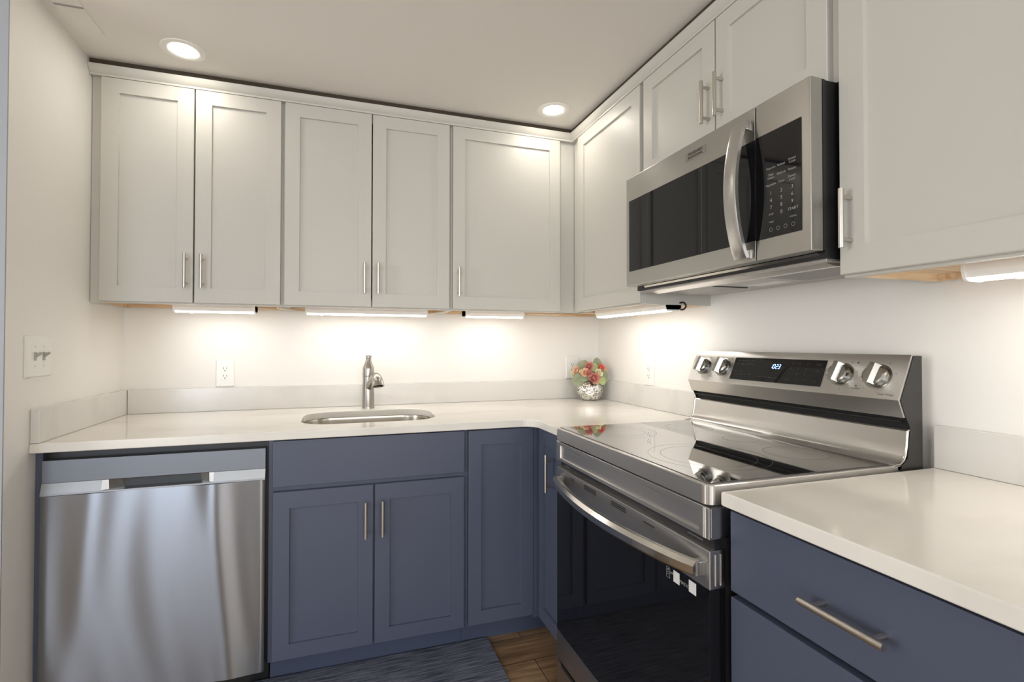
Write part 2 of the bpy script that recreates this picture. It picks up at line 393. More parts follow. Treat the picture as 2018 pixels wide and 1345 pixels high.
# crown moulding strips
def crown(fr, a, b_, name, label, mit):
    pr = [(.300, 2.221), (.3265, 2.221), (.3275, 2.228), (.333, 2.232), (.338, 2.240), (.343, 2.250), (.344, 2.257), (.300, 2.257)]
    w = MB(fr)
    A = [w.bm.verts.new((a, p, q)) for p, q in pr]
    B = [w.bm.verts.new((b_-(p if mit else 0), p, q)) for p, q in pr] if mit else [w.bm.verts.new((b_, p, q)) for p, q in pr]
    if fr == 'R':
        for v, (p, q) in zip(A, pr): v.co.x = -p
    k = len(pr); w.bm.faces.new(A); w.bm.faces.new(B[::-1])
    for i in range(k): w.bm.faces.new((A[i], B[i], B[(i+1) % k], A[(i+1) % k]))
    return tag(w.build(name, upper_m), label, 'moulding')
crown('B', XL+.001, 0, 'crown_moulding', 'greige crown strip along the top of the back wall cabinets', True)
crown('R', 0, -2.42, 'crown_moulding', 'greige crown strip along the top of the right wall cabinets', False)

gap_shade_m = mat('crown_gap_shade', (.06, .045, .03), .9)  # dark strips stand in for the shade between crown and ceiling
struct(MB('B').box(XL+.001, -.331, .30, .331, 2.2575, CZ-.0005), 'gap_shade_1', gap_shade_m)
struct(MB('R').box(-2.42, -.301, .30, .331, 2.2575, CZ-.0005), 'gap_shade_2', gap_shade_m)
# ------------------------------------------------------------------ under-cabinet lamps
def strip(fr, a, b_, label, sens, hook=False):
    x, y, _ = FR[fr]((a+b_)/2, .17, 0)
    t = thing('under_cabinet_light', label, 'light', (x, y, 1.388), 'under-cabinet light bars')
    lo, hi = min(a, b_), max(a, b_)
    MB(fr).prism([(.140, 1.3878), (.211, 1.3878), (.212, 1.366), (.207, 1.3515), (.150, 1.3515), (.140, 1.358)], lo, hi, 'u').build('housing', trim_m, t, ang=.3)
    MB(fr).prism([(.2062, 1.351), (.202, 1.3478), (.193, 1.3465), (.165, 1.346), (.154, 1.3475), (.151, 1.351)], lo+.006, hi-.006, 'u').build('lens', strip_e, t)
    w = MB(fr)
    for q in (lo, hi-.006): w.prism([(.139, 1.3875), (.213, 1.3875), (.214, 1.366), (.208, 1.350), (.203, 1.3465), (.193, 1.345), (.163, 1.3445), (.150, 1.347), (.139, 1.357)], q, q+.006, 'u')
    w.split('end_cap', trim_m, t)
    MB(fr).lathe([(0, -.007), (.005, -.005), (.007, 0), (.007, .004), (0, .004)], (sens, .185, 1.3465), 16).build('motion_sensor', trim_m, t)
    return t
strip('B', -2.071, -1.766, 'lit light bar under the left two-door upper cabinet', -2.01)
strip('B', -1.566, -1.026, 'longest lit light bar, under the cabinet above the sink', -1.50)
strip('B', -.841, -.536, 'lit light bar under the single wide corner-side door', -.79)
strip('R', -.352, -.902, 'lit light bar under the right wall cabinet next to the microwave', -.41)
strip('R', -1.853, -2.35, 'lit light bar under the far right upper cabinet', -1.93)
def cord(fr, pts, r, label, m=cable_w):
    # smooth catmull-rom
    P = [Vector(p) for p in pts]; out = []
    for i in range(len(P)-1):
        a, b_, c, d = P[max(i-1, 0)], P[i], P[i+1], P[min(i+2, len(P)-1)]
        for k in range(8):
            s_ = k/8; out.append(.5*((2*b_)+(-a+c)*s_+(2*a-5*b_+4*c-d)*s_*s_+(-a+3*b_-3*c+d)*s_**3))
    out.append(P[-1])
    return tag(MB(fr).tube(out, r, 8).build('power_cord', m), label, 'cord')
cord('B', [(-1.764, .18, 1.374), (-1.73, .19, 1.366), (-1.69, .17, 1.362), (-1.655, .20, 1.367), (-1.62, .17, 1.369), (-1.59, .15, 1.376), (-1.567, .17, 1.374)], .002, 'thin pale cord looped between the left and the long light bars')
cord('B', [(-1.67, .285, 1.367), (-1.64, .20, 1.366), (-1.60, .10, 1.366), (-1.575, .03, 1.366)], .0045, 'thick pale cable crossing under the seam left of the sink cabinet')
cord('B', [(-.945, .285, 1.367), (-.965, .20, 1.366), (-.985, .12, 1.366), (-1.0, .03, 1.366)], .0045, 'thick pale cable crossing under the seam right of the sink cabinet')
cord('B', [(-.533, .18, 1.372), (-.50, .22, 1.364), (-.45, .26, 1.362), (-.38, .24, 1.366), (-.33, .20, 1.374)], .002, 'thin pale cord running from the corner light bar into the corner')
cord('R', [(-.905, .150, 1.378), (-.915, .138, 1.379), (-.918, .130, 1.366), (-.914, .137, 1.353), (-.906, .147, 1.352)], .0035, 'short black looped cord at the end of the right wall light bar', dark_m)

# ------------------------------------------------------------------ countertops and splashes
CT, CB, CD = .911, .881, .668
def rr(x0, x1, y0, y1, r, n=8, mask=(1, 1, 1, 1)):
    # rounded rect CCW starting lower-left; mask per corner ll, lr, ur, ul
    out = []
    for (cx, cy, a0, mk) in ((x0, y0, PI, mask[0]), (x1, y0, 1.5*PI, mask[1]), (x1, y1, 0, mask[2]), (x0, y1, .5*PI, mask[3])):
        if not mk: out.append((cx, cy)); continue
        ox = cx+r if cx == x0 else cx-r; oy = cy+r if cy == y0 else cy-r
        for i in range(n+1):
            a = a0+i*PI/2/n; out.append((ox+r*math.cos(a), oy+r*math.sin(a)))
    return out
def slab(outline, hole, name, label, bev=.004):
    t = bmesh.new()
    V = [t.verts.new((x, y, CT)) for x, y in outline]; E = [t.edges.new((V[i], V[(i+1) % len(V)])) for i in range(len(V))]
    if hole:
        H = [t.verts.new((x, y, CT)) for x, y in hole]; E += [t.edges.new((H[i], H[(i+1) % len(H)])) for i in range(len(H))]
    bmesh.ops.triangle_fill(t, use_beauty=True, edges=E)
    g = bmesh.ops.extrude_face_region(t, geom=list(t.faces))
    for v in g['geom']:
        if isinstance(v, bmesh.types.BMVert): v.co.z = CB
    bmesh.ops.recalc_face_normals(t, faces=t.faces)
    ed = [e for e in t.edges if len(e.link_faces) == 2 and e.calc_face_angle() > 1.2 and abs(e.verts[0].co.z-e.verts[1].co.z) < 1e-5]
    bmesh.ops.bevel(t, geom=ed, offset=bev, segments=3, affect='EDGES', profile=.5)
    w = MB(); w._merge(t); o = w.build(name, quartz, ang=.5)
    return tag(o, label, 'countertop')
yr0, yr1 = -.9215, -1.6785       # range extents
ri = .055
inner = [(-CD-ri+ri*math.sin(a), -CD-ri+ri*math.cos(a)) for a in [i*PI/2/8 for i in range(9)]]
outl = [(XL+.001, -.0005), (XL+.001, -CD)] + inner + [(-CD, yr0+.006), (-.0005, yr0+.006), (-.0005, -.0005)]
hole = rr(-1.565, -1.032, -.548, -.188, .115, 10)
slab(outl, hole, 'countertop', 'white quartz L-shaped worktop with the sink cut into it, left of the range')
slab([(-CD, -2.43), (-CD, yr1-.009), (-.0005, yr1-.009), (-.0005, -2.43)], None, 'countertop', 'white quartz worktop right of the range, over the drawers')
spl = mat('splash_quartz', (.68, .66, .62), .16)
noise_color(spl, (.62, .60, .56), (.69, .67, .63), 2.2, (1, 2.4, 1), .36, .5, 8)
def splash(fr, a, b_, d0, d1, label):
    return tag(MB(fr).box(min(a, b_), max(a, b_), d0, d1, CT+.0005, 1.0155, .0015).build('backsplash', spl), label, 'backsplash')
splash('B', XL+.0255, -.0255, .0005, .0235, 'low quartz upstand along the back wall behind the sink')
splash('L', -.0005, -CD+.003, .0005, .0235, 'short quartz upstand on the left side wall by the light switch')
splash('R', -.0005, yr0+.004, .0005, .0235, 'quartz upstand on the right wall between corner and range')
splash('R', yr1-.012, -2.43, .0005, .0235, 'quartz upstand on the right wall at the right of the range')

# sink
t = thing('kitchen_sink', 'undermount stainless steel sink with rounded corners set in the white worktop', 'sink', (-1.306, -.368, .69))
w = MB(); R_ = lambda i, z, r=.115: [(x, y, z) for x, y in rr(-1.567+i, -1.030-i, -.550+i, -.186-i, r, 10)]
w.rings([R_(-.02, CB-.0005), R_(0, CB-.0005), R_(.002, CB-.01), R_(.012, .73), R_(.04, .70, .09), R_(.10, .695, .06)], cap=False)
w.bm.faces.new([v for v in w.bm.verts][-44:])
w.build('basin', mat('satin_stainless_sink', (.50, .47, .42), .22, 1), t, recalc=True)
MB().lathe([(.04, .6965), (.042, .699), (.03, .697), (0, .694)], (-1.306, -.33, 0), 24).build('drain', steel_s, t)

# faucet
fx, fy = -1.291, -.115
t = thing('faucet', 'brushed nickel single-hole faucet standing behind the sink', 'faucet', (fx, fy, CT))
MB().lathe([(0, 0), (.0285, 0), (.0285, .004), (.0275, .008), (.0262, .14), (.0262, .150)], (fx, fy, CT), 32).build('body', faucet_m, t)
w = MB(); w.lathe([(.0262, .151), (.0268, .153), (.0268, .172), (.026, .176), (.0262, .186), (.024, .197), (.017, .212), (.0135, .224), (.012, .236)], (fx, fy, CT), 32)
w.tube([(fx, fy, CT+.234), (fx+.001, fy+.002, CT+.240), (fx+.0015, fy+.004, CT+.247)], [.0118, .0132, .0142], 20)
w.build('lever_cap', faucet_m, t)
w = MB()
w.tube([(fx+.001, fy+.005, CT+.085), (fx+.005, fy-.03, CT+.112), (fx+.012, fy-.07, CT+.134), (fx+.019, fy-.11, CT+.150), (fx+.026, fy-.145, CT+.157)], [.014, .017, .018, .018, .019], 20)
w.build('spout', faucet_m, t)
w = MB()
w.tube([(fx+.024, fy-.135, CT+.160), (fx+.027, fy-.155, CT+.156), (fx+.029, fy-.170, CT+.145), (fx+.031, fy-.180, CT+.128), (fx+.032, fy-.184, CT+.116)], [.012, .0195, .0235, .0265, .0275], 24)
o = w.build('spray_head', faucet_m, t)
MB().cyl((fx+.032, fy-.184, CT+.1165), (fx+.0322, fy-.1845, CT+.113), .022, 24).build('nozzle', dark_m, o)

# ------------------------------------------------------------------ base cabinets
DF, BC, BT = .648, .628, .8785
def base(name, label, fr, u0, u1, toe=True, d=BC):
    x, y, _ = FR[fr]((u0+u1)/2, d/2, 0); t = thing(name, label, 'cabinet', (x, y, 0))
    a, b_ = min(u0, u1), max(u0, u1); w = MB(fr)
    w.box(a, a+.018, .03, d, .1, BT).box(b_-.018, b_, .03, d, .1, BT).box(a+.018, b_-.018, .03, d, .1, .118).box(a+.018, b_-.018, .03, .04, .118, BT)
    w.box(a+.018, b_-.018, d-.019, d, .118, .135).box(a+.018, b_-.018, d-.019, d, BT-.02, BT)
    w.build('carcass', blue_m, t, flat=True)
    return t
t = base('base_cabinet', 'slate blue sink base cabinet with two doors under a false drawer front', 'B', -1.6555, -.9465)
w = MB('B').box(-1.6375, -.9645, BC-.019, BC, .695, .715); w.box(-1.305, -1.29, BC-.019, BC, .135, .695); w.build('face_frame', blue_m, t, flat=True)
MB('B').box(-1.641, -.955, BC+.001, DF, .714, .8745, .0015).build('drawer_front', blue_m, t)
BK = dict(st=.054, rt=.058, rb=.053, db=BC+.001, df=DF, m=blue_m)
udoor(t, 'B', -1.640, -1.3005, .110, .696, -1.328, (.511, .641), **BK)
udoor(t, 'B', -1.2945, -.955, .110, .696, -1.268, (.511, .641), **BK)
MB('B').box(-1.6555, -.9465, .545, .560, 0, .1).build('toe_kick', blue_dark, t)
t = base('base_cabinet', 'slate blue narrow corner cabinet door without handle facing the room', 'B', -.9455, -.66)
udoor(t, 'B', -.937, -.664, .110, .8745, st=.052, rt=.058, rb=.055, db=BC+.001, df=DF, m=blue_m)
MB('B').box(-.9455, -.545, .545, .560, 0, .1).build('toe_kick', blue_dark, t)
MB('B').box(-.6632, -.6285, .55, .6475, .1, .8745).build('corner_post', blue_m, t)
t = base('base_cabinet', 'slate blue narrow cabinet with one handle squeezed between corner and range', 'R', -.664, -.9185)
udoor(t, 'R', -.664, -.914, .110, .8745, -.806, (.655, .797), st=.045, rt=.058, rb=.055, db=BC+.001, df=DF, m=blue_m)
MB('R').box(-.9185, -.562, .545, .560, 0, .1).build('toe_kick', blue_dark, t)
t = base('drawer_cabinet', 'slate blue drawer cabinet right of the range with a bar handle', 'R', -1.690, -2.43)
w = MB('R').box(-2.412, -1.708, BC-.019, BC, .693, .707); w.build('face_frame', blue_m, t, flat=True)
o = MB('R').box(-2.42, -1.690, BC+.001, DF, .706, .870, .002).build('drawer', blue_m, t)
pull('R', .783, DF, -2.012, -1.876, o, True, r=.0062, proj=.033)
o = MB('R').box(-2.42, -1.690, BC+.001, DF, .410, .694, .002).build('drawer', blue_m, t)
pull('R', .62, DF, -2.12, -1.99, o, True)
o = MB('R').box(-2.42, -1.690, BC+.001, DF, .110, .398, .002).build('drawer', blue_m, t)
pull('R', .30, DF, -2.12, -1.99, o, True)
MB('R').box(-2.43, -1.690, .545, .560, 0, .1).build('toe_kick', blue_dark, t)
tag(MB('B').box(XL+.001, -2.2945, .03, .635, 0, BT).build('filler_panel', blue_m), 'thin dark blue filler panel between left wall and dishwasher', 'panel')

# ------------------------------------------------------------------ dishwasher
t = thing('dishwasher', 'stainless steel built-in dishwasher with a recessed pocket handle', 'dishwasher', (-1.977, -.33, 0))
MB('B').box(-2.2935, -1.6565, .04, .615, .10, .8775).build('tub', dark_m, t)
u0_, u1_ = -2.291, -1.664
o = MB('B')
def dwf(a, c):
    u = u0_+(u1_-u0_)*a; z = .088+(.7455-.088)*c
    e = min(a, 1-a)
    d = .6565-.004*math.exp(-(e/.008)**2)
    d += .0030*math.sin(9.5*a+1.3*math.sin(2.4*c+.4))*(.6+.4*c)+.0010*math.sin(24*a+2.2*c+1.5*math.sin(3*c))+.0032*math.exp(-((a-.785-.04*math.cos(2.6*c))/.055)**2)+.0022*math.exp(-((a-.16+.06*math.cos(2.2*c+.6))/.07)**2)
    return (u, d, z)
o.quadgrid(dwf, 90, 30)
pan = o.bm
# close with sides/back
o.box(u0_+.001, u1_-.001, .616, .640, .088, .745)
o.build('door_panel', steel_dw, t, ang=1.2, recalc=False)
MB('B').box(u0_, u1_, .616, .648, .7835, .853, .001).build('control_strip', mat('dishwasher_control_steel', (.21, .225, .25), .48, .9), t)
w = MB('B'); us = [u0_, -2.135, -2.118, -2.082, -2.075, -1.868, -1.861, -1.836, -1.822, u1_]; ss = [0, 0, .012, .030, .034, .034, .030, .012, 0, 0]
T = [w.bm.verts.new((u, .6482, .783)) for u in us]; M_ = [w.bm.verts.new((u, .6575-s_, .7525)) for u, s_ in zip(us, ss)]
L1 = [w.bm.verts.new((u, .6575, .7515)) for u in us]; L2 = [w.bm.verts.new((u, .6575, .7465)) for u in us]
for A, B in ((T, M_), (M_, L1), (L1, L2)):
    for i in range(len(us)-1): w.bm.faces.new((A[i], A[i+1], B[i+1], B[i]))
w.build('pocket_handle', mat('pale_stainless', (.36, .37, .38), .35, 1), t, ang=.25)
MB('B').box(u0_, u1_, .616, .622, .7455, .7835).build('handle_backing', dark_m, t)
MB('B').box(-2.29, -1.66, .50, .56, .0, .098).build('toe_plate', dark_m, t)

# ------------------------------------------------------------------ range
yl, yr = -.9225, -1.6775
t = thing('range', 'freestanding stainless steel electric range with black glass oven door', 'stove', (-.36, -1.3, 0))
MB('R').box(yr+.004, yl-.004, .045, .645, .05, .8785).build('body', side_m, t)
def rrR(i, z, d0=.130, d1=.692, r=.018): return [(x, y, z) for x, y in rr(yr+i, yl-i, d0+i, d1-i, max(r-i, .004), 6, (0, 0, 1, 1))]
w = MB('R'); w.rings([rrR(.001, .8795), rrR(0, .8805), rrR(0, .919), rrR(.0015, .921), rrR(.011, .921), rrR(.012, .920)]); w.build('cooktop_frame', steel, t, ang=.5)
o = MB('R').box(yr+.0125, yl-.0125, .143, .679, .9195, .9228, .001).build('cooktop_glass', cook_m, t)
ring_m = mat('burner_ring_print', (.10, .10, .097), .3)
def ringm(cx, cy, rs):
    w = MB()
    for r in rs:
        k = 72; rings = [[w.bm.verts.new((cx+q*math.cos(2*PI*j/k), cy+q*math.sin(2*PI*j/k), .92295)) for j in range(k)] for q in (r-.0009, r)]
        for j in range(k): w.bm.faces.new((rings[0][j], rings[0][(j+1) % k], rings[1][(j+1) % k], rings[1][j]))
    w.split('burner_ring', ring_m, o)
ringm(-.50, -1.455, (.118, .150)); ringm(-.52, -1.08, (.075, .11)); ringm(-.25, -1.08, (.078,)); ringm(-.25, -1.50, (.078,)); ringm(-.24, -1.30, (.05,))
w = MB('R'); fn = lambda a, b_, c: (-.945-a*1, .655-b_*-1, .923+c)
w = MB('R')
for k in range(4): w.box(-.965-k*.011, -.963-k*.011, .62+.0, .65, .9229, .9231)
w.build('cooktop_marks', ring_m, o)
# front fascia with recessed rectangle
w = MB('R'); w.shaker(yr+.002, yl-.002, .808, .874, .640, .689, st=.030, rt=.012, rb=.010, rec=.006, sl=.007)
w.box(yr+.001, yr+.006, .60, .684, .812, .872, .001)
for k in range(4): w.cyl((yr+.004+k*.0048, .6885-.0012*max(0, 2-k), .809), (yr+.004+k*.0048, .6885-.0012*max(0, 2-k), .873), .0018, 8)
fas = w.build('front_fascia', steel, t, ang=.4)
w = MB('R')
for k in range(4): w.cyl((yr+.0035+k*.0048, .6915-.0022*max(0, 2-k), .881), (yr+.0035+k*.0048, .6915-.0022*max(0, 2-k), .9185), .0016, 8)
w.split('corner_rib', steel_s, t)
MB('R').box(yr+.006, yl-.006, .60, .672, .782, .809).build('vent_gap', dark_m, t)
w = MB('R')
for a, b_ in ((-.96, -1.0), (-1.59, -1.64)): w.box(b_, a, .672, .6732, .792, .7945)
w.split('vent_louvre', steel_s, t)
# oven door
dr = MB('R').box(yr+.001, yl-.001, .648, .6885, .7035, .785, .003).build('oven_door', steel, t)
w = MB('R')
for (a, b_, rows) in ((-1.035, -1.065, 2), (-1.13, -1.205, 3), (-1.29, -1.365, 3), (-1.445, -1.49, 1)):
    for k in range(rows): w.box(b_, a, .6883, .6892, .7715-k*.0052-.0026*(3-rows), .7745-k*.0052-.0026*(3-rows))
w.split('vent', slot_m, dr)
w = MB('R')
for d in (.661, .674): w.cyl((yr+.0008, d, .712), (yr+.0008, d, .777), .0018, 8)
w.split('edge_rib', steel_s, dr)
MB('R').box(yr+.003, yl-.003, .648, .687, .2145, .703, .001).build('door_glass', glass_m, dr)
MB('R').box(yr+.002, yl-.002, .648, .688, .118, .2138, .002).build('lower_trim', steel, dr)
# handle, bowed
w = MB('R'); pts = []
for i in range(25):
    s_ = i/24; u = -.945+(-1.655+.945)*s_; bow = math.sin(PI*s_)**.8 if 0 < s_ < 1 else 0
    pts.append((u, .703+.046*bow, .742-.004*bow))
prof = lambda p, k: (p[0], p[1]+k[0], p[2]+k[1])
sec = [(-.009, -.015), (.006, -.015), (.010, -.010), (.010, .006), (.002, .016), (-.009, .016)]
w.rings([[prof(p, k) for k in sec] for p in pts]); h = w.build('door_handle', steel_s, dr, ang=.5)
w = MB('R')
for u in (-.952, -1.648): w.box(u-.010, u+.010, .687, .700, .727, .757, .002)
w.split('handle_mount', chrome_dark, dr)
# sticker strip on the glass (code squares stay blank)
FRt = lambda a, b_, c: (-1.53-a, .6873+c, .700+b_)
w = MB('R')
for a0, a1, b0, b1 in ((.029, .050, -.030, -.004), (.081, .104, -.028, -.002)): w.box(-1.53-a1, -1.53-a0, .6872, .6876, .700+b0, .700+b1)
st = w.split('sticker_patch', mat('white_sticker', (.72, .72, .70), .5), dr)
w = MB('R')
for a0, a1, b0, b1 in ((.004, .0048, -.030, -.005), (.0152, .016, -.030, -.005), (.0048, .0152, -.0056, -.005), (.0048, .0152, -.030, -.0294)): w.box(-1.53-a1, -1.53-a0, .6872, .6875, .700+b0, .700+b1)
w.lathe([(0, 0), (.0022, 0), (.0022, .0004), (0, .0004)], (-1.53-.010, .6872, .690), 12, (0, 1, 0))
for k in range(2): w.box(-1.53-.0135, -1.53-.0065, .6872, .6875, .6835-k*.005, .6845-k*.005)
w.text('wifi', .008, FRt, .0225, -.014)
w.text('MATIC', .0105, FRt, .0655, -.020)
w.build('sticker_print', mark_m, dr)
# lower drawer
dw = MB('R').box(yr+.002, yl-.002, .648, .687, .02, .108, .002).build('storage_drawer', steel, t)
MB('R').box(yr+.03, yl-.035, .6865, .6876, .098, .108).build('finger_slot', slot_m, dw)
# backguard
bgd = MB('R').prism([(.045, 1.0355), (.1085, 1.0355), (.1265, 1.079), (.0785, 1.190), (.045, 1.1885)], yr+.0, yl-.0, 'u', .0012).build('backguard', steel, t)
w = MB('R').prism([(.044, .90), (.044, 1.1875), (.072, 1.1875), (.1195, 1.0785), (.1015, 1.036), (.088, 1.012), (.097, .935), (.115, .921), (.13, .90)], yr-.0015, yr-.0002, 'u')
w.prism([(.044, .90), (.044, 1.1875), (.072, 1.1875), (.1195, 1.0785), (.1015, 1.036), (.088, 1.012), (.097, .935), (.115, .921), (.13, .90)], yl+.0002, yl+.0015, 'u')
for o in w.split('side_panel', side_m, bgd): o['label'] = 'dark grey side panel'
MB('R').box(yr+.002, yl-.002, .046, .083, .90, 1.035).build('vent_recess', mat('matte_black', (.006, .006, .006), .7), t)
w = MB('R'); w.cyl((yl-.01, .098, 1.024), (yr+.012, .098, 1.024), .0022, 8)
w.build('vent_bar', side_m, t)
rp = [(.086, 1.0045), (.0905, 1.0055), (.094, 1.002), (.0985, .965), (.103, .945), (.111, .931), (.122, .924), (.1415, .9222), (.1415, .918), (.084, .918)]
rs = MB('R').prism(rp, yr+.001, yl-.001, 'u').build('riser', steel, t, ang=.5)
w = MB('R'); w.tube([(yr+.0005, p, q) for p, q in rp[1:8]], .0026, 8); w.tube([(yl-.0005, p, q) for p, q in rp[1:8]], .0026, 8); w.split('edge_trim', steel_s, rs)
# control face coordinates: a to the right, b down from the top edge, c outwards
tx, tz = .048/.1209, -.111/.1209; nx, nz_ = .111/.1209, .048/.1209
def CF(a, b_, c): return (yl-a, .0785+tx*b_+nx*c, 1.190+tz*b_+nz_*c)
def CFt(a, b_, c): return CF(a, -b_, c)
def facebox(w, a0, a1, b0, b1, c0, c1):
    v = [w.bm.verts.new(CF(a, b_, c)) for a in (a0, a1) for b_ in (b0, b1) for c in (c0, c1)]
    for q in ((0, 1, 3, 2), (4, 6, 7, 5), (0, 4, 5, 1), (2, 3, 7, 6), (0, 2, 6, 4), (1, 5, 7, 3)): w.bm.faces.new([v[i] for i in q])
w = MB('R'); facebox(w, .207, .546, .023, .104, 0, .0016); cp = w.build('control_glass', glass_m, bgd, flat=True)
w = MB('R'); K = .0017
def seg7(w, ch, x, y, h, wd, th, sl=.18):
    S7 = {'0': 'abcdef', '1': 'bc', '2': 'abged', '3': 'abgcd'}[ch]
    P = {'a': (0, 0, wd, 0), 'g': (0, h/2, wd, h/2), 'd': (0, h, wd, h), 'f': (0, 0, 0, h/2), 'b': (wd, 0, wd, h/2), 'e': (0, h/2, 0, h), 'c': (wd, h/2, wd, h)}
    for s_ in S7:
        x0, y0, x1, y1 = P[s_]; gx = lambda X, Y: x+X+(h-Y)*sl
        if y0 == y1: q = [(x0+.0005, y0-th/2), (x1-.0005, y0-th/2), (x1-.0005, y0+th/2), (x0+.0005, y0+th/2)]
        else: q = [(x0-th/2, y0+.0006), (x0+th/2, y0+.0006), (x0+th/2, y1-.0006), (x0-th/2, y1-.0006)]
        w.bm.faces.new([w.bm.verts.new(CF(gx(X, Y), y+Y, K+.0002)) for X, Y in q])
for ch, x in (('1', .361), ('0', .372), ('2', .3855), ('3', .398)): seg7(w, ch, .361+(x-.361)*.76, .043, .0135, .0064, .0018)
for y in (.0465, .0515): facebox(w, .3775, .3788, y, y+.0016, K, K+.0002)
w.build('clock_display', clock_e, cp)['label'] = 'lit blue clock digits'
w = MB('R')
for i, (s_, a, b_) in enumerate([('Bake', .228, .034), ('Broil', .247, .034), ('Roast', .266, .034), ('Warm', .286, .034), ('Air', .226, .046), ('Keep', .246, .046), ('Proof', .266, .046), ('Delay', .287, .046),
        ('Steam Clean', .236, .073), ('Oven', .230, .083), ('Light', .250, .083), ('Lock', .268, .083), ('Set', .287, .083), ('Timer', .330, .087), ('Clock', .350, .087), ('Temp', .370, .088), ('Wifi', .391, .089)]):
    w.text(s_, .0072, CFt, a, -b_, depth=.0002)
for i, s_ in enumerate('123456789'): w.text(s_, .010, CFt, .436+.026*(i % 3), -(.036+.0175*(i//3)), depth=.0002)
w.text('0', .010, CFt, .462, -.089, depth=.0002); w.text('CLEAR', .0062, CFt, .432, -.089, depth=.0002); w.text('START', .0062, CFt, .492, -.089, depth=.0002)
w.text('OFF', .008, CFt, .525, -.038, depth=.0002); w.text('ON', .008, CFt, .525, -.058, depth=.0002); w.text('Lock', .006, CFt, .525, -.090, depth=.0002)
for v in w.bm.verts: v.co += Vector((0, nx*K, nz_*K))
w.build('key_lettering', mark_dim, cp)
# knobs
knob_m = mat('knob_steel', (.40, .39, .365), .2, 1)
def knob(a, label, dark=False):
    P0 = Vector(CF(a, .0625, 0)); A = Vector((0, nx, nz_))
    w = MB('R'); w.lathe([(.0345, 0), (.0345, .0008), (.033, .0012), (.029, .0012), (.029, 0)], P0, 40, A)
    w.lathe([(.0295, .001), (.0295, .012), (.0275, .019), (.0240, .0215), (0, .0218)], P0, 40, A)
    Bv = Vector(CF(0, 1, 0))-Vector(CF(0, 0, 0)); Uv = Vector((-1, 0, 0))
    # wedge shaped grip across the face
    sec = [(-.0120, .018), (-.0085, .0335), (.0045, .0335), (.0125, .018)]
    rot = .12; Ux = Uv*math.cos(rot)+Bv*math.sin(rot); Bx = -Uv*math.sin(rot)+Bv*math.cos(rot)
    rings = []
    for e, f_ in ((-.0272, .93), (-.026, 1), (.026, 1), (.0272, .93)): rings.append([P0+Bx*e+Ux*(p*f_)+A*(q) for p, q in sec])
    w.rings(rings)
    k = w.build('knob', knob_m, bgd, ang=.5)
    if label: k['label'] = label
knob(.064, None); knob(.160, None); knob(.596, None); knob(.692, None)
w = MB('R')
for a in (.064, .160, .596, .692):
    for k_, (s_) in enumerate(('HI', '8', '6', '4', '2', 'LO', 'OFF')):
        an = -PI/2+.5+k_*PI*2/7.6; w.text(s_, .0048, CFt, a+.0425*math.cos(an), -(.0625+.0425*math.sin(an)), depth=.0002)
for a, b_ in ((.112, .092), (.644, .092), (.190, .028), (.633, .026)): facebox(w, a-.002, a+.002, b_-.002, b_+.002, 0, .0003)
w.text('cooktop on', .005, CFt, .112, -.099, depth=.0002); w.text('hot surface', .005, CFt, .644, -.099, depth=.0002); w.text('Smart Range', .0075, CFt, .722, -.1085, depth=.0002)
w.build('panel_print', ink_m, bgd)

# ------------------------------------------------------------------ microwave
ml, mr, mz0, mz1 = -.9175, -1.6735, 1.431, 1.8335
t = thing('microwave', 'stainless over-the-range microwave mounted under the short cabinet', 'microwave', (-.2, -1.295, 1.412))
MB('R').box(mr+.004, ml-.004, .001, .352, 1.4165, 1.832).build('body', dark_m, t)
MB('R').box(mr+.001, ml-.001, .353, .360, 1.434, 1.832).build('front_frame', dark_m, t)
sx_ = -1.5178
d = MB('R').box(sx_+.0012, ml, .361, .398, mz0, mz1, .003).build('door', steel_mw, t)
MB('R').box(sx_+.0015, ml-.0205, .3975, .3992, 1.484, 1.746, .0006).build('window', glass_m, d)
w = MB('R'); w.box(-1.32, -1.318, .3992, .3993, 1.486, 1.744); w.box(-1.05, -1.0485, .3992, .3993, 1.486, 1.744)
w.split('window_border', mark_dim, d)
cpn = MB('R').box(mr, sx_-.0012, .361, .398, mz0, mz1, .003).build('control_panel', steel_mw, t)
MB('R').box(-1.6505, sx_-.0015, .3975, .3992, 1.482, 1.748, .0006).build('keypad_glass', glass_m, cpn)
MT = lambda a, b_, c: (-1.5178-a, .3993+c, 1.484+b_)
w = MB('R')
for i, row in enumerate((('Popcorn', 'Reheat', 'Sensor\nCook'), ('Melt\nSoften', 'Defrost', 'Potato'), ('Vegetable', 'Timer', 'Power\nLevel'))):
    for j, s_ in enumerate(row): w.text(s_, .0078, MT, .048+.030*j, .172-.021*i, depth=.0002)
for i, s_ in enumerate('123456789'): w.text(s_, .0125, MT, .048+.030*(i % 3), .108-.0175*(i//3), depth=.0002)
w.text('0', .0125, MT, .078, .0555, depth=.0002); w.text('START', .0095, MT, .110, .0555, depth=.0002)
w.text('STOP', .006, MT, .048, .0555, depth=.0002); w.text('+30 Sec', .006, MT, .110, .037, depth=.0002); w.text('+Light', .006, MT, .048, .037, depth=.0002)
for k in range(4):
    c0 = Vector(MT(.047+.021*k, .018, .0001)); w.lathe([(.0048, 0), (.0048, .0002), (.0042, .0002), (.0042, 0)], c0, 16, (0, 1, 0))
w.build('key_lettering', mark_m, cpn)
bd = MB('R').box(-1.338, -1.250, .3978, .4, 1.783, 1.806, .0005).build('badge', mat('badge_steel', (.40, .39, .36), .35, 1), d)
BT_ = lambda a, b_, c: (-1.294-a, .4001+c, 1.795+b_)
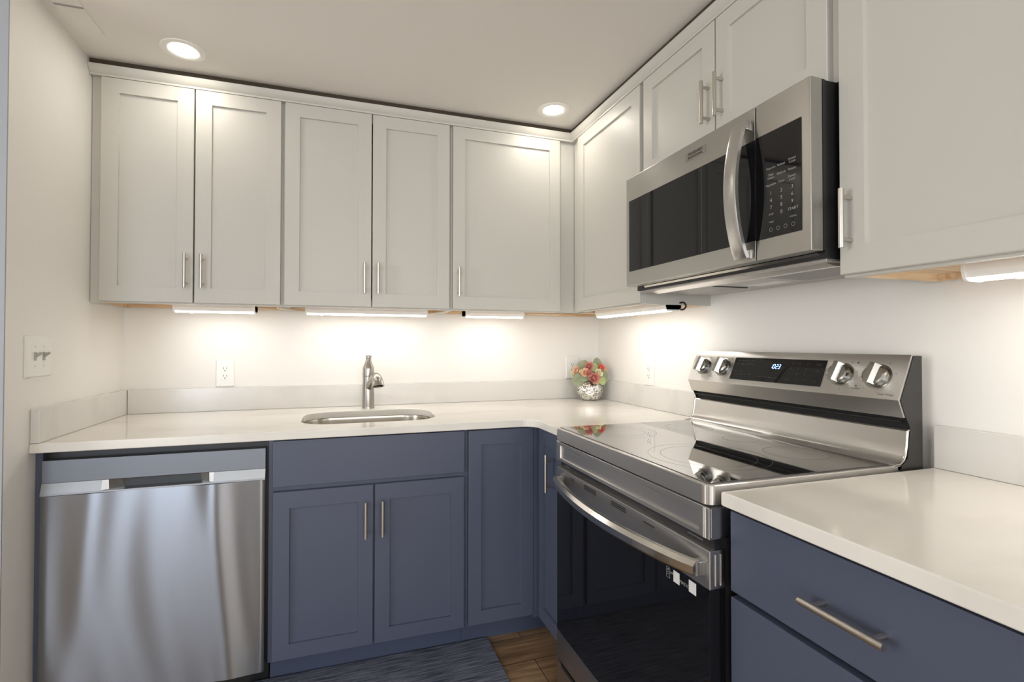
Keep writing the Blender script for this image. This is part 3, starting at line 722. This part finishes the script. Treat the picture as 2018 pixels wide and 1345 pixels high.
w = MB('R'); w.text('FRIGIDAIRE', .0125, BT_, 0, .0045, depth=.0004); w.text('PROFESSIONAL', .0095, BT_, 0, -.0065, depth=.0004); w.build('badge_lettering', ink_m, bd)
w = MB('R'); pts = []
for i in range(25):
    s_ = i/24; z = 1.803+(1.441-1.803)*s_; bow = math.sin(PI*s_)**.75 if 0 < s_ < 1 else 0
    pts.append((-1.483, 411/1000+.036*bow, z))
sec = [(-.0215, -.005), (-.0205, .004), (-.012, .0070), (.012, .0070), (.0205, .004), (.0215, -.005), (.0, -.007)]
w.rings([[(p[0]+a, p[1]+b_, p[2]) for a, b_ in sec] for p in pts]); h = w.build('handle', mat('satin_steel', (.56, .55, .53), .26, 1), d, ang=.5)
w = MB('R')
for z in (1.792, 1.452): w.box(-1.500, -1.466, .397, .410, z-.012, z+.012, .003)
w.split('handle_mount', steel_s, d)
# underside
un = MB('R').box(mr+.006, ml-.006, .02, .345, 1.4095, 1.4163, .001).build('underside', mat('grey_underside_steel', (.45, .43, .41), .35, .8), t)
w = MB('R'); w.prism([(.268, 1.4095), (.273, 1.4035), (.300, 1.4020), (.340, 1.4120), (.358, 1.4300), (.350, 1.4308), (.30, 1.4160)], mr+.02, ml-.05, 'u', .001); w.build('front_lip', steel_s, t)
for a, b_ in ((-.95, -1.19), (-1.41, -1.65)):
    o = MB('R').box(b_, a, .10, .265, 1.4065, 1.4096, .001).build('grease_filter', filter_m, un)
    MB('R').box(b_-.003, b_, .10, .265, 1.4068, 1.4097).box(b_, a, .265, .269, 1.4068, 1.4097).build('filter_gap', slot_m, o)
MB('R').box(-1.36, -1.24, .10, .16, 1.4075, 1.4096, .001).build('lamp_cover', plate_m, un)
nb = noise_bump(filter_m, 900, .8, dist=.001)

# ------------------------------------------------------------------ outlets and switch
def plate(t, fr, a0, a1, z0, z1, name='cover_plate'):
    a0, a1 = min(a0, a1), max(a0, a1)
    R1 = lambda i, d: [(a0+i, d, z0+i), (a1-i, d, z0+i), (a1-i, d, z1-i), (a0+i, d, z1-i)]
    return MB(fr).rings([R1(0, .0004), R1(0, .003), R1(.003, .006), R1(.0045, .0063)]).build(name, plate_m, t, flat=True)
def outlet(fr, u, z, label, w_=.076, h_=.126):
    x, y, _ = FR[fr](u, .003, 0); t = thing('wall_outlet', label, 'outlet', (x, y, z-h_/2))
    plate(t, fr, u-w_/2, u+w_/2, z-h_/2, z+h_/2)
    o = MB(fr).box(u-.0165, u+.0165, .0063, .0085, z-.034, z+.034, .001).build('receptacle', plate_m, t)
    w = MB(fr)
    for s_ in (.017, -.017):
        w.box(u-.0075, u-.0055, .0084, .0088, z+s_-.001, z+s_+.008); w.box(u+.0055, u+.0075, .0084, .0088, z+s_-.001, z+s_+.007)
        w.lathe([(0, 0), (.0026, 0), (.0026, .0004), (0, .0004)], (u, .0085, z+s_-.0075), 12, (0, 1, 0))
    w.build('socket_slot', slot_m, o)
    w = MB(fr)
    for s_ in (.049, -.049): w.lathe([(.003, 0), (.0025, .0008), (0, .001)], (u, .0063, z+s_), 12, (0, 1, 0))
    w.split('screw', plate_m, t)
    return t
outlet('B', -1.919, 1.083, 'white wall outlet on the back wall left of the faucet')
outlet('B', -.165, 1.083, 'white wall outlet on the back wall half hidden behind the flowers', .08)
outlet('R', -.498, 1.079, 'white wall outlet on the right wall between flowers and range')
t = thing('light_switch', 'white double toggle light switch plate on the left side wall', 'light switch', (XL+.003, -.631, 1.112))
plate(t, 'L', -.70, -.564, 1.112, 1.240)
for u in (-.656, -.610):
    w = MB('L'); w.box(u-.005, u+.005, .006, .009, 1.163, 1.189, .0008); w.prism([(.007, 1.170), (.007, 1.184), (.021, 1.190), (.024, 1.184)], u-.0032, u+.0032, 'u', .0008); w.build('toggle', mat('toggle_grey_shaded', (.42, .41, .38), .35), t)  # grey toggle plastic with its shadow put into the colour
    w = MB('L')
    for z in (1.206, 1.146): w.lathe([(.003, 0), (.0028, .0009), (0, .0012)], (u, .0063, z), 12, (0, 1, 0))
    w.split('screw', nickel, t)

# ------------------------------------------------------------------ vase and flowers
vx, vy = -.124, -.132
t = thing('vase', 'round silver crackled glass vase in the corner of the worktop', 'vase', (vx, vy, CT))
pr = [(0, .0005), (.036, .0005), (.042, .004), (.057, .016), (.068, .032), (.074, .050), (.073, .068), (.066, .084), (.053, .095), (.052, .0985), (.050, .0995), (.049, .096), (.062, .084), (.069, .067), (.069, .05), (.062, .03), (.04, .01), (0, .008)]
MB().lathe(pr, (vx, vy, CT), 40).build('bowl', merc, t)
t = thing('flower_bouquet', 'posy of red, coral and peach flowers with round green leaves in the silver vase', 'flowers', (vx, vy, CT+.09))
cx_, cy_, cz_ = vx, vy, CT+.095
# view-facing axes at the vase for arranging the blossoms around the bowl
ax = Vector((.952, -.307, 0)); ay = Vector((-.307*1, -.952, 0)); az = Vector((0, 0, 1))
def FP(a, b_, c): return Vector((cx_, cy_, cz_))+ax*a+ay*c+az*b_
def petal(w, c, out, up, L, Wd, curl):
    out = out.normalized(); side = out.cross(up).normalized(); nrm = side.cross(out).normalized()
    def f(i, j):
        s_ = i; q = (j-.5)*2; wid = Wd*math.sin(PI*min(.97, s_*.8+.12))**.8
        return c+out*(L*s_)+side*(wid*q*.5)+nrm*(curl*L*(s_**2)-.25*wid*(1-q*q)*.5)
    w.quadgrid(f, 5, 4)
def blossom(c, n, r, m, rings=3):
    w = MB(); c = Vector(c); n = Vector(n).normalized(); q = Vector((0, 0, 1)) if abs(n.z) < .9 else Vector((1, 0, 0)); x = (q-n*q.dot(n)).normalized(); y = n.cross(x)
    for k in range(rings):
        np_ = 5+k; tilt = 1.15-.42*k
        for i in range(np_):
            a = 2*PI*i/np_+k*.6+rnd.uniform(-.15, .15)
            rad = x*math.cos(a)+y*math.sin(a); out = rad*math.cos(tilt)+n*math.sin(tilt)
            petal(w, c+rad*r*.12, out, n, r*(.62+.17*k), r*.85, .25)
    w.lathe([(0, r*.42), (r*.22, r*.3), (r*.28, .1*r), (0, 0)], c, 10, n)
    for v in w.bm.verts: v.co += Vector((rnd.uniform(-1, 1), rnd.uniform(-1, 1), rnd.uniform(-1, 1)))*r*.035
    w.build('blossom', m, t, recalc=False)
def stem(c):
    c = Vector(c); MB().tube([Vector((vx, vy, CT+.03)), Vector((vx, vy, CT+.085))*.6+c*.4+Vector((0, 0, -.012)), c], .0016, 6).build('stem', leaf_m, t)
fl = [(( -.010, .088, .030), (-.1, .5, 1), .026, rose_m), ((.010, .028, .062), (.1, .15, 1), .032, rose_m), ((-.030, .056, .048), (-.4, .3, 1), .026, peach_m), ((-.016, .052, .060), (-.1, .3, 1), .020, rose_m),
      ((.055, .080, .022), (.5, .5, 1), .024, rose_r), ((.073, .070, .004), (.9, .4, .5), .024, peach_m), ((-.068, .065, .012), (-.9, .3, .6), .026, peach_m), ((-.085, .046, .0), (-1, .2, .5), .022, cream_m),
      ((.034, .052, .046), (.4, .3, 1), .026, cream_m), ((-.048, .060, .035), (-.5, .4, 1), .016, cream_m)]
for (p, nn, r, m_) in fl:
    c = FP(p[0], p[1], p[2]); blossom(c, ax*nn[0]+az*nn[1]+ay*nn[2], r, m_); stem(c)
def rleaf(c, n, r, m):
    w = MB(); c = Vector(c); n = Vector(n).normalized(); q = Vector((0, 0, 1)) if abs(n.z) < .9 else Vector((1, 0, 0)); x = (q-n*q.dot(n)).normalized(); y = n.cross(x)
    for off in (0, -.0008):
        k = 16; cv = w.bm.verts.new(c-n*(r*.18-off)); R1 = [w.bm.verts.new(c+(x*math.cos(2*PI*i/k)*1.08+y*math.sin(2*PI*i/k))*r*(1 if i else 1.12)+n*(off+.12*r*math.cos(4*PI*i/k))) for i in range(k)]
        for i in range(k): w.bm.faces.new((cv, R1[i], R1[(i+1) % k]))
    w.build('leaf', m, t, ang=1.5, recalc=False)
for (p, nn, r, m_) in [((-.043, .086, .010), (-.3, .35, 1), .030, leaf_m), ((-.024, .094, -.005), (.1, .5, 1), .026, leaf_m), ((.042, .097, .0), (.1, .2, 1), .028, leaf_m), ((.048, .108, -.018), (.3, .5, .8), .026, leaf_m),
        ((.022, .082, .020), (0, .2, 1), .022, leaf_l), ((-.072, .018, .030), (-.4, .1, 1), .030, leaf_m), ((-.040, .032, .048), (-.2, .2, 1), .022, leaf_m), ((-.058, .004, .040), (-.3, -.2, 1), .020, leaf_m),
        ((.066, .036, .034), (.3, .1, 1), .032, leaf_m), ((.060, .012, .048), (.4, 0, 1), .020, leaf_l), ((.075, .0, .02), (.8, 0, .7), .017, leaf_m), ((.030, .012, .062), (.2, -.2, 1), .015, leaf_l), ((-.02, .070, -.05), (-.2, .7, -.6), .028, leaf_m), ((.03, .06, -.06), (.2, .6, -.7), .028, leaf_m)]:
    rleaf(FP(*p), ax*nn[0]+az*nn[1]+ay*nn[2], r, m_)

# ------------------------------------------------------------------ rug
w = MB(); w.rings([[(x, y, z) for x, y in rr(-1.72+i, -.834-i, -1.05+i, -.566-i, .018, 4)] for z, i in ((.0005, .001), (.004, 0), (.008, .002), (.009, .005))])
tag(w.build('rug', rug_m), 'dark blue woven rug on the wood floor in front of the sink cabinet', 'rug')
